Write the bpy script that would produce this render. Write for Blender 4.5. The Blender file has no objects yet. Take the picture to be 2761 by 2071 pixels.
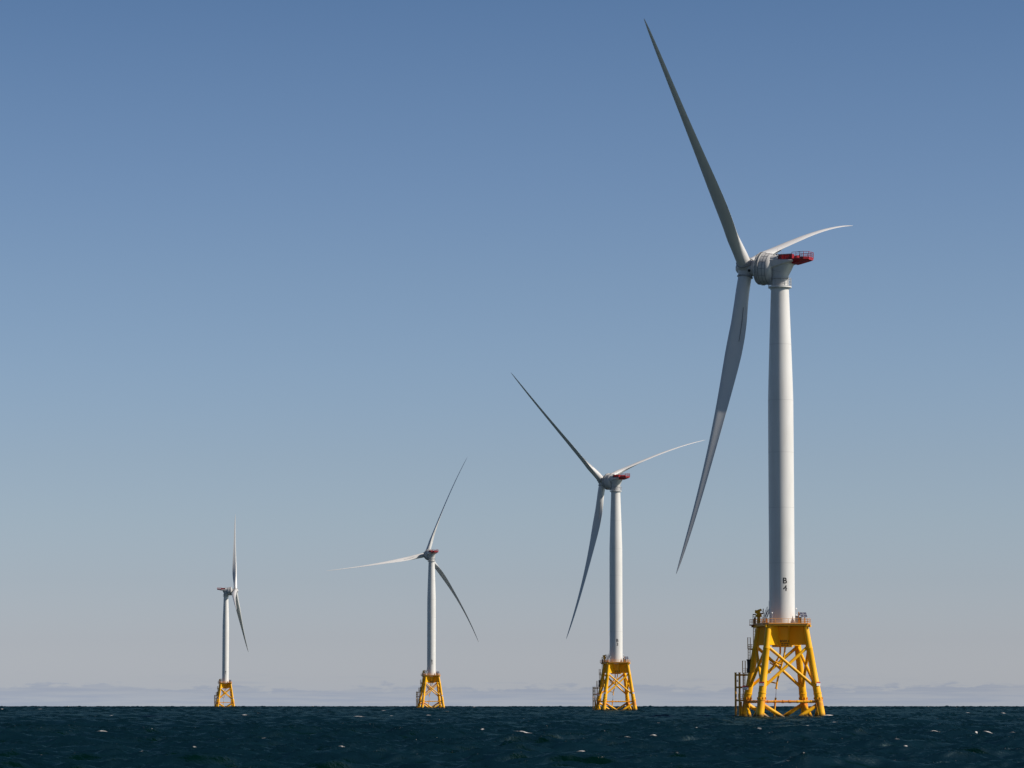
import bpy, math, random
import numpy as np
from mathutils import Vector, Matrix

random.seed(7)
rng = np.random.default_rng(11)
scene = bpy.context.scene
COL = scene.collection
R = math.radians
EYE = 3.4                    # eye height of a small boat above mean water
EARTH = 7.4e6                # earth radius with refraction: the sea curves away
PITCH = 5.182                # camera looks up a little

# ------------------------------------------------------------------ materials
def mat(name):
    m = bpy.data.materials.new(name); m.use_nodes = True
    nt = m.node_tree; nt.nodes.clear()
    out = nt.nodes.new('ShaderNodeOutputMaterial')
    bs = nt.nodes.new('ShaderNodeBsdfPrincipled')
    nt.links.new(bs.outputs[0], out.inputs[0])
    return m, nt, bs

def node(nt, t, **kw):
    n = nt.nodes.new(t)
    for k, v in kw.items():
        setattr(n, k, v)
    return n

def mth(nt, op, a, b=None, c=None, clamp=False):
    n = nt.nodes.new('ShaderNodeMath'); n.operation = op; n.use_clamp = clamp
    for i, v in enumerate((a, b, c)):
        if v is None: continue
        if isinstance(v, (int, float)): n.inputs[i].default_value = v
        else: nt.links.new(v, n.inputs[i])
    return n.outputs[0]

def mixc(nt, f, a, b, blend='MIX'):
    n = nt.nodes.new('ShaderNodeMix'); n.data_type = 'RGBA'; n.blend_type = blend
    for s, v in ((n.inputs[0], f), (n.inputs[6], a), (n.inputs[7], b)):
        if isinstance(v, (int, float)): s.default_value = v
        elif isinstance(v, tuple): s.default_value = v + (1,) if len(v) == 3 else v
        else: nt.links.new(v, s)
    return n.outputs[2]

def noise(nt, scale, detail=4, rough=.55, vec=None, dist=0):
    n = nt.nodes.new('ShaderNodeTexNoise')
    n.inputs['Scale'].default_value = scale; n.inputs['Detail'].default_value = detail
    n.inputs['Roughness'].default_value = rough; n.inputs['Distortion'].default_value = dist
    if vec is not None: nt.links.new(vec, n.inputs['Vector'])
    return n.outputs['Fac']

def ramp(nt, fac, stops, interp='LINEAR'):
    n = nt.nodes.new('ShaderNodeValToRGB'); n.color_ramp.interpolation = interp
    e = n.color_ramp.elements
    while len(e) < len(stops): e.new(0.5)
    for i, (p, c) in enumerate(stops):
        e[i].position = p
        e[i].color = (c, c, c, 1) if isinstance(c, (int, float)) else tuple(c) + (1,)
    nt.links.new(fac, n.inputs[0])
    return n.outputs[0]

def maprange(nt, v, a, b, c=0, d=1, smooth=False):
    n = nt.nodes.new('ShaderNodeMapRange')
    if smooth: n.interpolation_type = 'SMOOTHSTEP'
    nt.links.new(v, n.inputs[0])
    for i, x in zip((1, 2, 3, 4), (a, b, c, d)): n.inputs[i].default_value = x
    return n.outputs[0]

def paint(name, base, rough=.4, dirt=(.5, .45, .38), amount=.25, scale=.25, streak=True):
    """painted steel with faint weather streaks running down"""
    m, nt, bs = mat(name)
    tc = node(nt, 'ShaderNodeTexCoord')
    mp = node(nt, 'ShaderNodeMapping'); nt.links.new(tc.outputs['Object'], mp.inputs[0])
    mp.inputs['Scale'].default_value = (1, 1, .12 if streak else 1)
    n1 = noise(nt, scale * 5, 6, .65, mp.outputs[0])
    n2 = noise(nt, scale, 3, .5, tc.outputs['Object'])
    f = mth(nt, 'MULTIPLY', mth(nt, 'POWER', n1, 2.2), mth(nt, 'MULTIPLY', n2, amount * 3.2), clamp=True)
    nt.links.new(mixc(nt, f, base, tuple(b * d for b, d in zip(base, dirt))), bs.inputs['Base Color'])
    nt.links.new(mth(nt, 'MULTIPLY_ADD', n2, .2, rough - .1), bs.inputs['Roughness'])
    return m

M = {}
M['white'] = paint('white_paint', (.67, .66, .638), .38, (.66, .63, .58), .5, .16)
M['blade'] = paint('blade_gelcoat', (.61, .60, .585), .34, (.75, .73, .70), .2, .1, False)
M['nacelle'] = paint('nacelle_paint', (.52, .51, .495), .45, (.6, .57, .53), .4, .4)
M['grey'] = paint('grey_steel', (.33, .33, .33), .5, (.6, .55, .5), .4, .8)
M['seam'] = paint('seam_grey', (.16, .16, .165), .6, (.7, .7, .7), .3, 1.)
M['seamlight'] = paint('seam_light_grey', (.50, .49, .47), .5, (.7, .7, .7), .3, 1.)
M['red'] = paint('red_paint', (.30, .008, .014), .42, (.55, .5, .5), .4, .9)
M['black'] = paint('black_rubber', (.012, .014, .018), .6, (.8, .8, .8), .2, 1.)
M['ink'] = paint('black_lettering', (.018, .015, .016), .55, (.9, .9, .9), .1, 1.)
M['rail'] = paint('orange_rail_paint', (.66, .30, .055), .5, (.6, .5, .4), .35, 1.2)
M['rust'] = paint('rusty_brown_steel', (.22, .085, .022), .65, (.45, .4, .4), .6, 1.)
M['landing'] = paint('weathered_landing_paint', (.66, .33, .035), .55, (.5, .42, .4), .55, 1.)
M['signwhite'] = paint('sign_white', (.8, .8, .8), .4, (.85, .85, .85), .15, 1.)
M['signred'] = paint('sign_red', (.5, .02, .025), .4, (.8, .8, .8), .15, 1.)
M['galv'] = paint('galvanised', (.42, .43, .44), .45, (.7, .68, .64), .4, 1.5)

def yellow_mat():
    m, nt, bs = mat('yellow_jacket_paint')
    ge = node(nt, 'ShaderNodeNewGeometry'); tc = node(nt, 'ShaderNodeTexCoord')
    sp = node(nt, 'ShaderNodeSeparateXYZ'); nt.links.new(ge.outputs['Position'], sp.inputs[0])
    z = sp.outputs[2]
    mp = node(nt, 'ShaderNodeMapping'); nt.links.new(ge.outputs['Position'], mp.inputs[0])
    mp.inputs['Scale'].default_value = (1, 1, .18)
    st = noise(nt, 1.1, 6, .65, mp.outputs[0]); big = noise(nt, .35, 4, .6, ge.outputs['Position'])
    fine = noise(nt, 2.6, 5, .7, ge.outputs['Position'])
    base = mixc(nt, mth(nt, 'MULTIPLY', mth(nt, 'POWER', st, 2.2), .45), (.87, .428, .003), (.64, .275, .007))
    run = maprange(nt, noise(nt, 1.0, 5, .6, mp.outputs[0], .3), .60, .76, 0, .55, True)       # rust and salt runs
    base = mixc(nt, mth(nt, 'MULTIPLY', run, maprange(nt, big, .42, .62, .15, 1)), base, (.50, .20, .025))
    # orange primer / rust bloom round the splash-zone nodes
    dz = mth(nt, 'ABSOLUTE', mth(nt, 'SUBTRACT', z, 3.6))
    rz = maprange(nt, dz, .35, 1.6, 1, 0, True)
    rf = mth(nt, 'MULTIPLY', rz, maprange(nt, mth(nt, 'ADD', big, mth(nt, 'MULTIPLY', fine, .35)), .52, .78, 0, 1, True), clamp=True)
    base = mixc(nt, mth(nt, 'MULTIPLY', rf, .8), base, (.60, .17, .030))
    # marine growth and wet dark band at the waterline
    wz = mth(nt, 'ADD', z, mth(nt, 'MULTIPLY', fine, -1.3))
    wf = maprange(nt, wz, -.25, .8, 1, 0, True)
    base = mixc(nt, wf, base, (.055, .035, .015))
    nt.links.new(base, bs.inputs['Base Color'])
    nt.links.new(mth(nt, 'MULTIPLY_ADD', st, .3, .32), bs.inputs['Roughness']); bs.inputs['Specular IOR Level'].default_value = .28
    return m
M['yellow'] = yellow_mat()

def solar_mat():
    m, nt, bs = mat('solar_cells')
    tc = node(nt, 'ShaderNodeTexCoord')
    br = node(nt, 'ShaderNodeTexBrick'); nt.links.new(tc.outputs['Object'], br.inputs[0])
    br.offset = 0; br.inputs['Scale'].default_value = 6
    br.inputs['Color1'].default_value = (.035, .04, .075, 1); br.inputs['Color2'].default_value = (.045, .045, .08, 1)
    br.inputs['Mortar'].default_value = (.2, .2, .22, 1)
    nt.links.new(br.outputs[0], bs.inputs['Base Color']); bs.inputs['Roughness'].default_value = .2
    return m
M['solar'] = solar_mat()

def lamp_mat():
    m, nt, bs = mat('lamp_glass')
    n = noise(nt, 3.)
    nt.links.new(mixc(nt, n, (.8, .8, .78), (.7, .7, .7)), bs.inputs['Base Color'])
    bs.inputs['Roughness'].default_value = .15
    return m
M['lamp'] = lamp_mat()

# ------------------------------------------------------------------ mesh tools
class MB:
    def __init__(s): s.v = []; s.f = []
    def add(s, vs, fs):
        b = len(s.v); s.v += [tuple(v) for v in vs]; s.f += [tuple(i + b for i in f) for f in fs]
    def box(s, c, size, rot=None):
        hx, hy, hz = (x / 2 for x in size)
        vs = [Vector((x, y, z)) for x in (-hx, hx) for y in (-hy, hy) for z in (-hz, hz)]
        if rot is not None: vs = [rot @ v for v in vs]
        vs = [v + Vector(c) for v in vs]
        s.add(vs, [(0, 1, 3, 2), (4, 6, 7, 5), (0, 4, 5, 1), (2, 3, 7, 6), (0, 2, 6, 4), (1, 5, 7, 3)])
    def tube(s, a, b, r0, r1=None, n=20, caps=True):
        s.path([a, b], [r0, r0 if r1 is None else r1], n, caps)
    def path(s, pts, rad, n=14, caps=True):
        pts = [Vector(p) for p in pts]
        if isinstance(rad, (int, float)): rad = [rad] * len(pts)
        rings = []; prev = None
        for i, p in enumerate(pts):
            t = (pts[min(i + 1, len(pts) - 1)] - pts[max(i - 1, 0)]).normalized()
            if prev is None:
                u = t.orthogonal().normalized()
            else:
                u = (prev - t * prev.dot(t)).normalized()
            w = t.cross(u); prev = u
            rings.append([p + (u * math.cos(2 * math.pi * k / n) + w * math.sin(2 * math.pi * k / n)) * rad[i] for k in range(n)])
        s.loft(rings, caps)
    def loft(s, rings, caps=True, closed=True):
        n = len(rings[0]); vs = [v for r in rings for v in r]; fs = []
        for i in range(len(rings) - 1):
            for k in range(n if closed else n - 1):
                a = i * n + k; b = i * n + (k + 1) % n
                fs.append((a, b, b + n, a + n))
        if caps:
            fs.append(tuple(range(n - 1, -1, -1))); fs.append(tuple((len(rings) - 1) * n + k for k in range(n)))
        s.add(vs, fs)
    def lathe(s, prof, mtx=None, n=64, caps=True):
        """profile of (radius, height) turned about local z, placed by mtx"""
        rings = []
        for r, z in prof:
            ring = [Vector((r * math.cos(2 * math.pi * k / n), r * math.sin(2 * math.pi * k / n), z)) for k in range(n)]
            rings.append([mtx @ v for v in ring] if mtx is not None else ring)
        s.loft(rings, caps)
    def ring_bar(s, c, rad, r, n=48, m=8):
        c = Vector(c); rings = []
        for i in range(n + 1):
            a = 2 * math.pi * i / n; o = Vector((math.cos(a), math.sin(a), 0))
            rings.append([c + o * (rad + r * math.cos(2 * math.pi * k / m)) + Vector((0, 0, r * math.sin(2 * math.pi * k / m))) for k in range(m)])
        s.loft(rings, False)
    def build(s, name, m, parent=None, sharp=35, loc=None):
        me = bpy.data.meshes.new(name)
        me.from_pydata(s.v, [], s.f); me.validate()
        import bmesh
        bm = bmesh.new(); bm.from_mesh(me); bmesh.ops.recalc_face_normals(bm, faces=bm.faces[:]); bm.to_mesh(me); bm.free()
        me.polygons.foreach_set('use_smooth', [True] * len(me.polygons))
        me.set_sharp_from_angle(angle=R(sharp))
        me.materials.append(m)
        o = bpy.data.objects.new(name, me); COL.objects.link(o)
        if parent is not None: o.parent = parent
        if loc is not None: o.location = loc
        return o

def empty(name, loc, label, cat, group=None):
    o = bpy.data.objects.new(name, None); COL.objects.link(o)
    o.location = loc; o['label'] = label; o['category'] = cat
    if group: o['group'] = group
    return o

def text_mesh(body, size, align='CENTER'):
    cu = bpy.data.curves.new('lettering', 'FONT'); cu.body = body; cu.size = size
    cu.align_x = align; cu.align_y = 'CENTER'; cu.space_line = 1.0
    ob = bpy.data.objects.new('lettering', cu); COL.objects.link(ob)
    dg = bpy.context.evaluated_depsgraph_get(); dg.update()
    me = bpy.data.meshes.new_from_object(ob.evaluated_get(dg))
    bpy.data.objects.remove(ob); bpy.data.curves.remove(cu)
    vs = [v.co.copy() for v in me.vertices]; fs = [tuple(p.vertices) for p in me.polygons]
    bpy.data.meshes.remove(me)
    return vs, fs

def wrap_text(lines, radius, ang, m, parent, bold=0.0):
    """letters laid on a round steel wall: (text, size, z), facing direction ang"""
    import bmesh
    me = bpy.data.meshes.new('lettering'); bm = bmesh.new()
    for body, size, z in lines:
        vs, fs = text_mesh(body, size)
        xs = [v.x for v in vs]; ys = [v.y for v in vs]
        cx = (min(xs) + max(xs)) / 2; cy = (min(ys) + max(ys)) / 2
        copies = [(0, 0)] if not bold else [(dx, dy) for dx in (-bold, bold) for dy in (-bold, bold)]
        for q, (dx, dy) in enumerate(copies):
            bv = []
            for v in vs:
                a = ang + (v.x - cx + dx) / radius
                rr = radius + .012 + .004 * q
                bv.append(bm.verts.new((rr * math.cos(a), rr * math.sin(a), z + v.y - cy + dy)))
            for f in fs:
                try: bm.faces.new([bv[i] for i in f])
                except ValueError: pass
    bm.to_mesh(me); bm.free(); me.materials.append(m)
    o = bpy.data.objects.new('lettering', me); COL.objects.link(o); o.parent = parent
    return o

# ------------------------------------------------------------------ jacket base
TH = R(-34.85)
LEGDIR = {k: Vector((math.cos(TH + R(90) * i), math.sin(TH + R(90) * i), 0)) for i, k in enumerate('DCAB')}
# D: right and near, C: right and far, A: left and far, B: left and near (as seen from the boat)
VR = Vector((.997, -.077, 0)); VF = Vector((.077, .997, 0))       # right / away, seen from the boat
def V(x, d, z): return VR * x + VF * d + Vector((0, 0, z))
def leg_r(z): return 10.56 - .199 * z
def legp(k, z): return LEGDIR[k] * leg_r(z) + Vector((0, 0, z))
DECK = 22.3
FLANGE = 101.5
RZ = lambda a: Matrix.Rotation(a, 3, 'Z')

def ladder(mb, a, b, across, w=.45, r=.035, step=.35):
    a = Vector(a); b = Vector(b); across = Vector(across).normalized() * (w / 2)
    mb.tube(a - across, b - across, r * 1.3, n=6); mb.tube(a + across, b + across, r * 1.3, n=6)
    n = max(2, int((b - a).length / step))
    for i in range(n + 1):
        p = a.lerp(b, i / n); mb.tube(p - across, p + across, r, n=5)

def make_jacket(root):
    Y = M['yellow']
    for k in 'ABCD':
        mb = MB()
        zs = [(-4, .92), (1.0, .92), (4.35, .90), (4.4, .97), (4.85, .97), (4.9, .90), (5.95, .89), (6.0, .96), (6.25, .96), (6.3, .88), (9.2, .86), (9.4, .82), (16.4, .78), (16.45, .81), (16.6, .81), (16.65, .76), (21.55, .72)]
        mb.path([legp(k, z) for z, r in zs], [r for z, r in zs], n=32)
        fl = mb                                      # lifting lugs round the splash-zone sleeve
        for i in range(10):
            a = 2 * math.pi * i / 10
            p = legp(k, 4.95) + Vector((math.cos(a), math.sin(a), 0)) * .97
            fl.box(p, (.22, .06, .5), RZ(a))
        if k == 'D':
            side = (LEGDIR['A'] * .5 + LEGDIR['C'] * -.2).normalized()
            p0 = legp(k, 5.6) + V(-.72, -.70, 0); p1 = legp(k, -2) + V(-.55, -.85, 0)
            fl.path([p0, legp(k, 3.5) + V(-.7, -.74, 0), p1], .075, n=8)   # anode cable
        leg = mb.build('jacket_leg', Y, root)
        if k in 'ABD':
            sb = MB(); hb = MB(); br = MB(); tx = MB()
            c = {'B': V(-.35, -1.02, 8.3), 'D': V(.62, -.95, 8.3), 'A': V(-.9, -1.1, 7.45)}[k]
            base = legp(k, c.z); base.z = 0
            c = c + base
            rot = Matrix((VR, VF, Vector((0, 0, 1)))).transposed()
            if k == 'D': rot = rot @ RZ(R(28))
            w = {'B': 1.25, 'D': .95, 'A': 1.4}[k]
            sb.box(c, (w, .06, .9), rot)
            hb.box(c + rot @ Vector((0, -.034, .31)), (w * .995, .012, .28), rot)
            for q in range(3):
                tx.box(c + rot @ Vector((0, -.034, .06 - .17 * q)), (w * (.8 - .12 * (q % 2)), .01, .045), rot)
            br.box(c + rot @ Vector((0, .07, 0)), (w * .8, .08, .1), rot)
            for q in (-.25, .25):
                br.tube(c + rot @ Vector((q, .11, 0)), c + rot @ Vector((q, .9, 0)), .05, n=6)
            s = sb.build('warning_sign', M['signwhite'], leg)
            s['label'] = 'white warning sign with a red header strapped to the leg'
            hb.build('sign_header', M['signred'], leg); tx.build('sign_writing', M['galv'], leg)
            br.build('sign_bracket', Y, leg)
    faces = [('B', 'D'), ('D', 'C'), ('C', 'A'), ('A', 'B')]
    for a, b in faces:
        nrm = ((LEGDIR[a] + LEGDIR[b]).normalized())
        for (p, q, sgn) in ((a, b, 1), (b, a, -1)):
            mb = MB(); d = nrm * (.05 * sgn)
            mb.path([legp(p, 17.15) + d, legp(q, 7.3) + d], [.36, .36], n=20)
            mb.build('cross_brace', Y, root)
            mb = MB()
            mb.path([legp(p, 3.75) + d, legp(p, 3.75).lerp(legp(q, -6.0), 1) + d], [.46, .46], n=20)
            mb.build('lower_brace', Y, root)
        mb = MB()
        p, q = legp(a, 4.2), legp(b, 4.2)
        mb.tube(p, q, .28, n=16)
        dirn = (q - p).normalized(); L = (q - p).length
        for i in range(7):                            # pipe clamps along the horizontal
            t = .12 + .76 * i / 6 + random.uniform(-.02, .02)
            c = p.lerp(q, t); mb.tube(c - dirn * .16, c + dirn * .16, .36, n=14)
        mb.build('horizontal_brace', Y, root)
    # transition piece: central column and four radial box girders
    mb = MB()
    mb.lathe([(2.36, 16.9), (2.42, 17.0), (2.42, 21.6)], n=64)
    for k in 'ABCD':
        d = LEGDIR[k]; t = Vector((-d.y, d.x, 0)) * .43
        r0, r1b, r1t = 1.9, leg_r(17.4) - .2, leg_r(21.6) - .2
        vs = []
        for sg in (-1, 1):
            for r, z in ((r0, 17.36), (r1b, 17.36), (r1t, 21.6), (r0, 21.6)):
                vs.append(d * r + t * sg + Vector((0, 0, z)))
        mb.add(vs, [(0, 1, 2, 3), (7, 6, 5, 4), (0, 4, 5, 1), (1, 5, 6, 2), (2, 6, 7, 3), (3, 7, 4, 0)])
    tp = mb.build('transition_piece', Y, root)
    for x, d in ((3.2, -1.6), (-3.0, -1.8)):
        lights = MB(); lights.box(V(x, d, 21.35), (1.1, .3, .18)); lights.box(V(x + .8, d, 21.3), (.5, .28, .2))
        lights.build('strip_light', M['signwhite'], tp)
    # J-tubes for the power cables
    jt = [([V(-.5, .8, 16.9), V(-.5, .8, 15.6), V(-.75, .9, 14.8), V(-1.4, 1.2, 13.6), V(-2.3, 1.8, 12.2), V(-3.05, 2.4, 11.1)], .22),
          ([V(.65, .3, 16.9), V(.5, .3, 15.6), V(.3, .35, 14.6), V(-.6, .5, 11.2), V(-1.2, .6, 9.2), V(-1.5, .6, 7.3)], .21)]
    for pts, r in jt:
        mb = MB(); mb.path(pts, r, n=14)
        e = pts[-1]; u = (pts[-1] - pts[-2]).normalized(); mb.tube(e - u * .12, e + u * .12, r * 1.6, n=14)
        mb.build('cable_tube', Y, root)
    mb = MB(); mb.path([V(-1.62, .6, 5.1), V(-1.9, .55, 2.6), V(-2.15, .5, -2)], .23, n=14); mb.build('cable_tube', Y, root)
    ch = MB()
    for i in range(14):
        z = 7.15 - i * .155; p = V(-1.5 - .12 * i / 13, .6, z)
        ch.box(p, (.16, .05, .19) if i % 2 else (.05, .16, .19))
    ch.build('chain', M['galv'], root)
    for a, b, r in ((V(-3.6, .2, 8.95), V(-1.35, .6, 8.45), .16), (V(-1.75, 1.0, 13.45), V(-.3, .9, 12.85), .2), (V(-3.0, 1.2, 13.75), V(-1.35, 1.1, 13.4), .16), (V(-2.95, 1.4, 13.3), V(-1.9, 1.3, 12.6), .16), (V(-5.05, .8, 12.7), V(-4.8, .7, 9.7), .2)):
        mb = MB(); mb.tube(a, b, r, n=12); u = (b - a).normalized(); mb.tube(b - u * .15, b, r * 1.35, n=12); mb.tube(a, a + u * .15, r * 1.35, n=12)
        mb.build('pipe_stub', Y, root)

def make_deck(root):
    Rc = 8.05
    cor = [LEGDIR[k] * Rc for k in 'DCAB']
    mb = MB()
    # corners cut a little: octagon-ish square
    out = []
    for i in range(4):
        p = cor[i]; pn = cor[(i + 1) % 4]; pp = cor[i - 1]
        out += [p.lerp(pp, .09), p.lerp(pn, .09)]
    def ring(s, z): return [Vector((p.x * s, p.y * s, z)) for p in out]
    mb.loft([ring(.985, DECK - .30), ring(.985, DECK - .06), ring(1.012, DECK - .06), ring(1.012, DECK)])
    dk = mb.build('work_deck', M['rail'], root)
    un = MB()                                         # beams below the deck, flush inside the rim
    for k in 'ABCD':
        d = LEGDIR[k]; a = math.atan2(d.y, d.x)
        un.box(d * 5.0 + Vector((0, 0, DECK - .56)), (5.4, .35, .52), RZ(a))
    for i in range(4):
        c = (cor[i] + cor[(i + 1) % 4]) / 2; e = cor[(i + 1) % 4] - cor[i]; a = math.atan2(e.y, e.x)
        un.box(c * .93 + Vector((0, 0, DECK - .44)), (e.length * .84, .25, .28), RZ(a))
        for t in (-.3, 0, .3):
            p = c * .72 + e * t
            un.box(p + Vector((0, 0, DECK - .42)), (.2, 2.6, .24), RZ(a))
    un.build('deck_beam', M['yellow'], dk)
    ex = MB()                                         # cantilevered landing at the crane corner
    rot = Matrix((VR, VF, Vector((0, 0, 1)))).transposed()
    ex.box(V(-6.75, 4.0, DECK - .17), (1.9, 2.4, .22), rot); ex.box(V(-6.5, 4.0, DECK - .5), (1.5, .3, .42), rot)
    ex.build('crane_landing', M['rust'], dk)
    rl = MB()
    pts = ring(.99, DECK)
    n = len(pts)
    for i in range(n):
        a, b = pts[i], pts[(i + 1) % n]; L = (b - a).length; k = max(1, round(L / 1.65))
        for h in (.55, 1.1):
            rl.tube(a + Vector((0, 0, h)), b + Vector((0, 0, h)), .045, n=6)
        rl.box((a + b) / 2 + Vector((0, 0, .09)), (L, .03, .16), RZ(math.atan2((b - a).y, (b - a).x)))
        for q in range(k):
            p = a.lerp(b, q / k); rl.tube(p, p + Vector((0, 0, 1.12)), .05, n=6)
    for x0, x1, d0, d1 in ((-7.6, -7.6, 2.9, 5.1), (-7.6, -5.9, 5.1, 5.1), (-7.6, -6.6, 2.9, 2.9)):
        for h in (.55, 1.1): rl.tube(V(x0, d0, DECK + h), V(x1, d1, DECK + h), .04, n=6)
        for t in (0, .5, 1):
            p = V(x0 + (x1 - x0) * t, d0 + (d1 - d0) * t, DECK); rl.tube(p, p + Vector((0, 0, 1.1)), .045, n=6)
    rl.build('deck_railing', M['rail'], dk)
    gr = MB(); gr.lathe([(3.3, DECK + .004), (3.3, DECK + .12), (3.02, DECK + .12)], n=64, caps=False); gr.build('tower_base_flange', M['galv'], dk)
    for x, d, h in ((-2.35, -5.0, 2.3), (3.3, 2.6, 3.5), (-4.1, -3.0, 1.6), (6.35, -3.45, 1.35)):
        lp = MB(); lp.tube(V(x, d, DECK), V(x, d, DECK + h), .05, n=8)
        if h > 3: lp.path([V(x, d, DECK + h), V(x - .12, d, DECK + h + .12), V(x - .3, d, DECK + h + .05)], .05, n=8)
        o = lp.build('light_pole', M['galv'], dk)
    for x, d, h in ((-2.35, -5.0, 2.3), (3.3, 2.6, 3.45), (3.35, 2.5, 1.9)):
        lb = MB(); lb.lathe([(.04, 0), (.17, .05), (.19, .2), (.13, .33), (.03, .37)], Matrix.Translation(V(x, d, DECK + h)), 16)
        lb.build('deck_lamp', M['lamp'], dk)
    # --- davit crane
    c = MB(); Y = M['yellow']
    cx, cd = -5.5, 3.2
    c.tube(V(cx, cd, DECK), V(cx, cd, DECK + 2.0), .40, .38, 20)
    c.tube(V(cx, cd, DECK), V(cx, cd, DECK + .12), .62, n=20)
    c.tube(V(cx, cd, DECK + 1.95), V(cx, cd, DECK + 2.3), .58, .62, 20)
    c.tube(V(cx, cd, DECK + 2.3), V(cx, cd, DECK + 2.62), .45, .42, 20)
    for s in (-1, 1):
        c.tube(V(cx + .5 * s, cd - .25, DECK + 1.7), V(cx + .5 * s, cd - .25, DECK + 2.25), .24, n=12)
    cr = c.build('davit_crane', Y, root)
    b = MB()
    b.box(V(cx - .25, cd, DECK + 2.95), (1.25, .75, .75), rot)
    b.box(V(cx + .2, cd, DECK + 3.3), (.9, .6, .45), rot @ Matrix.Rotation(R(-18), 3, 'Y'))
    b.tube(V(cx - .45, cd - .45, DECK + 2.75), V(cx - .45, cd + .45, DECK + 2.75), .3, n=14)
    b.tube(V(cx + .45, cd - .4, DECK + 3.35), V(cx + .45, cd + .4, DECK + 3.35), .27, n=14)
    b.build('slewing_head', Y, cr)
    b = MB()
    b.path([V(cx - .55, cd, DECK + 2.7), V(cx + .1, cd, DECK + 2.45), V(cx + .7, cd, DECK + 2.5), V(cx + 1.15, cd, DECK + 2.62)], [.16, .19, .17, .14], n=10)
    b.box(V(cx + 1.08, cd, DECK + 3.1), (.2, .3, 1.15), rot)
    b.tube(V(cx + .3, cd, DECK + 3.4), V(cx + 1.05, cd, DECK + 2.95), .05, n=8)
    b.tube(V(cx + 1.2, cd, DECK + 2.6), V(cx + 1.2, cd, DECK + 1.0), .025, n=6)
    b.box(V(cx + 1.2, cd, DECK + .95), (.14, .14, .28), rot)
    b.build('crane_boom', M['rust'], cr)
    # --- dark access cage beside the crane
    g = MB()
    for x in (-6.85, -6.2):
        for d in (3.5, 4.2): g.tube(V(x, d, DECK), V(x, d, DECK + 2.35), .06, n=6)
    for h in (.6, 1.2, 1.8, 2.35):
        for a, b2 in (((-6.85, 3.5), (-6.2, 3.5)), ((-6.85, 4.2), (-6.2, 4.2)), ((-6.85, 3.5), (-6.85, 4.2)), ((-6.2, 3.5), (-6.2, 4.2))):
            g.tube(V(*a, DECK + h), V(*b2, DECK + h), .05, n=6)
    g.box(V(-6.4, 3.9, DECK + .9), (.45, .4, 1.5), rot)
    g.box(V(-6.55, 3.85, DECK + 2.3), (.7, .7, .25), rot)
    g.build('ladder_cage', M['rust'], root)
    # --- steep stair up to the tower door
    s = MB()
    p0 = V(-4.5, -.2, DECK + .05); p1 = V(-3.15, 1.1, DECK + 3.1); ac = Vector((VR.x * .7 - VF.x * .7, VR.y * .7 - VF.y * .7, 0)).normalized()
    for sg in (-.42, .42):
        q = ac * sg
        s.tube(p0 + q, p1 + q, .09, n=6)
        s.tube(p0 + q + Vector((0, 0, 1)), p1 + q + Vector((0, 0, 1)), .04, n=6)
        s.tube(p0 + q + Vector((0, 0, .5)), p1 + q + Vector((0, 0, .5)), .03, n=6)
        for t in (0, .25, .5, .75, 1):
            p = p0.lerp(p1, t) + q; s.tube(p, p + Vector((0, 0, 1)), .04, n=6)
    for i in range(13):
        p = p0.lerp(p1, i / 12); s.box(p, (.85, .26, .04), RZ(math.atan2(ac.y, ac.x)))
    s.box(V(-3.0, 1.5, DECK + 3.1), (1.1, 1.3, .08), rot)
    s.build('tower_staircase', M['grey'], root)
    # --- equipment on the sunny side
    for x, d, w, h, m in ((3.45, .4, .8, 1.75, 'seam'), (4.25, .9, .55, 1.45, 'black'), (3.95, -1.2, .5, .85, 'rail'), (-3.6, -3.3, .5, .95, 'rail'), (-4.4, -2.2, .35, .7, 'galv')):
        k = MB(); k.box(V(x, d, DECK + h / 2 + .1), (w, w * .8, h), rot); k.box(V(x, d, DECK + h + .13), (w * 1.1, w * .9, .06), rot)
        for sx in (-.4, .4): k.box(V(x + sx * w, d, DECK + .05), (.08, w * .7, .1), rot)
        k.build('equipment_cabinet', M[m], root)
    k = MB(); k.tube(V(3.85, -1.9, DECK), V(3.85, -1.9, DECK + 2.75), .12, n=10); k.tube(V(5.25, -2.1, DECK), V(5.25, -2.1, DECK + 1.75), .13, n=10)
    k.tube(V(3.85, -1.9, DECK + 2.2), V(4.6, -2.0, DECK + 2.2), .07, n=8); k.box(V(4.05, -1.9, DECK + 2.2), (.35, .3, .5), rot)
    mast = k.build('panel_mast', M['rail'], root)
    nz = (VR * .30 - VF * .72 + Vector((0, 0, .62))).normalized()
    ux = Vector((0, 0, 1)).cross(nz).normalized(); uy = nz.cross(ux)
    rotp = Matrix((ux, uy, nz)).transposed()
    c0 = V(4.95, -2.15, DECK + 2.1)
    fr = MB()
    for i in (-1, 1):
        for j in (-1, 1):
            pn = MB(); pc = c0 + ux * (.44 * i) + uy * (.36 * j)
            pn.box((0, 0, 0), (.80, .64, .05)); o = pn.build('solar_panel', M['solar'], mast)
            o.matrix_local = Matrix.Translation(pc) @ rotp.to_4x4()
            for sg in (-.41, .41): fr.box(pc + ux * sg, (.03, .7, .07), rotp)
            for sg in (-.335, .335): fr.box(pc + uy * sg, (.8, .03, .07), rotp)
    for sg in (-.44, .44): fr.box(c0 + ux * sg - nz * .08, (.07, 1.5, .06), rotp)
    fr.build('panel_frame', M['galv'], mast)

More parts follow.
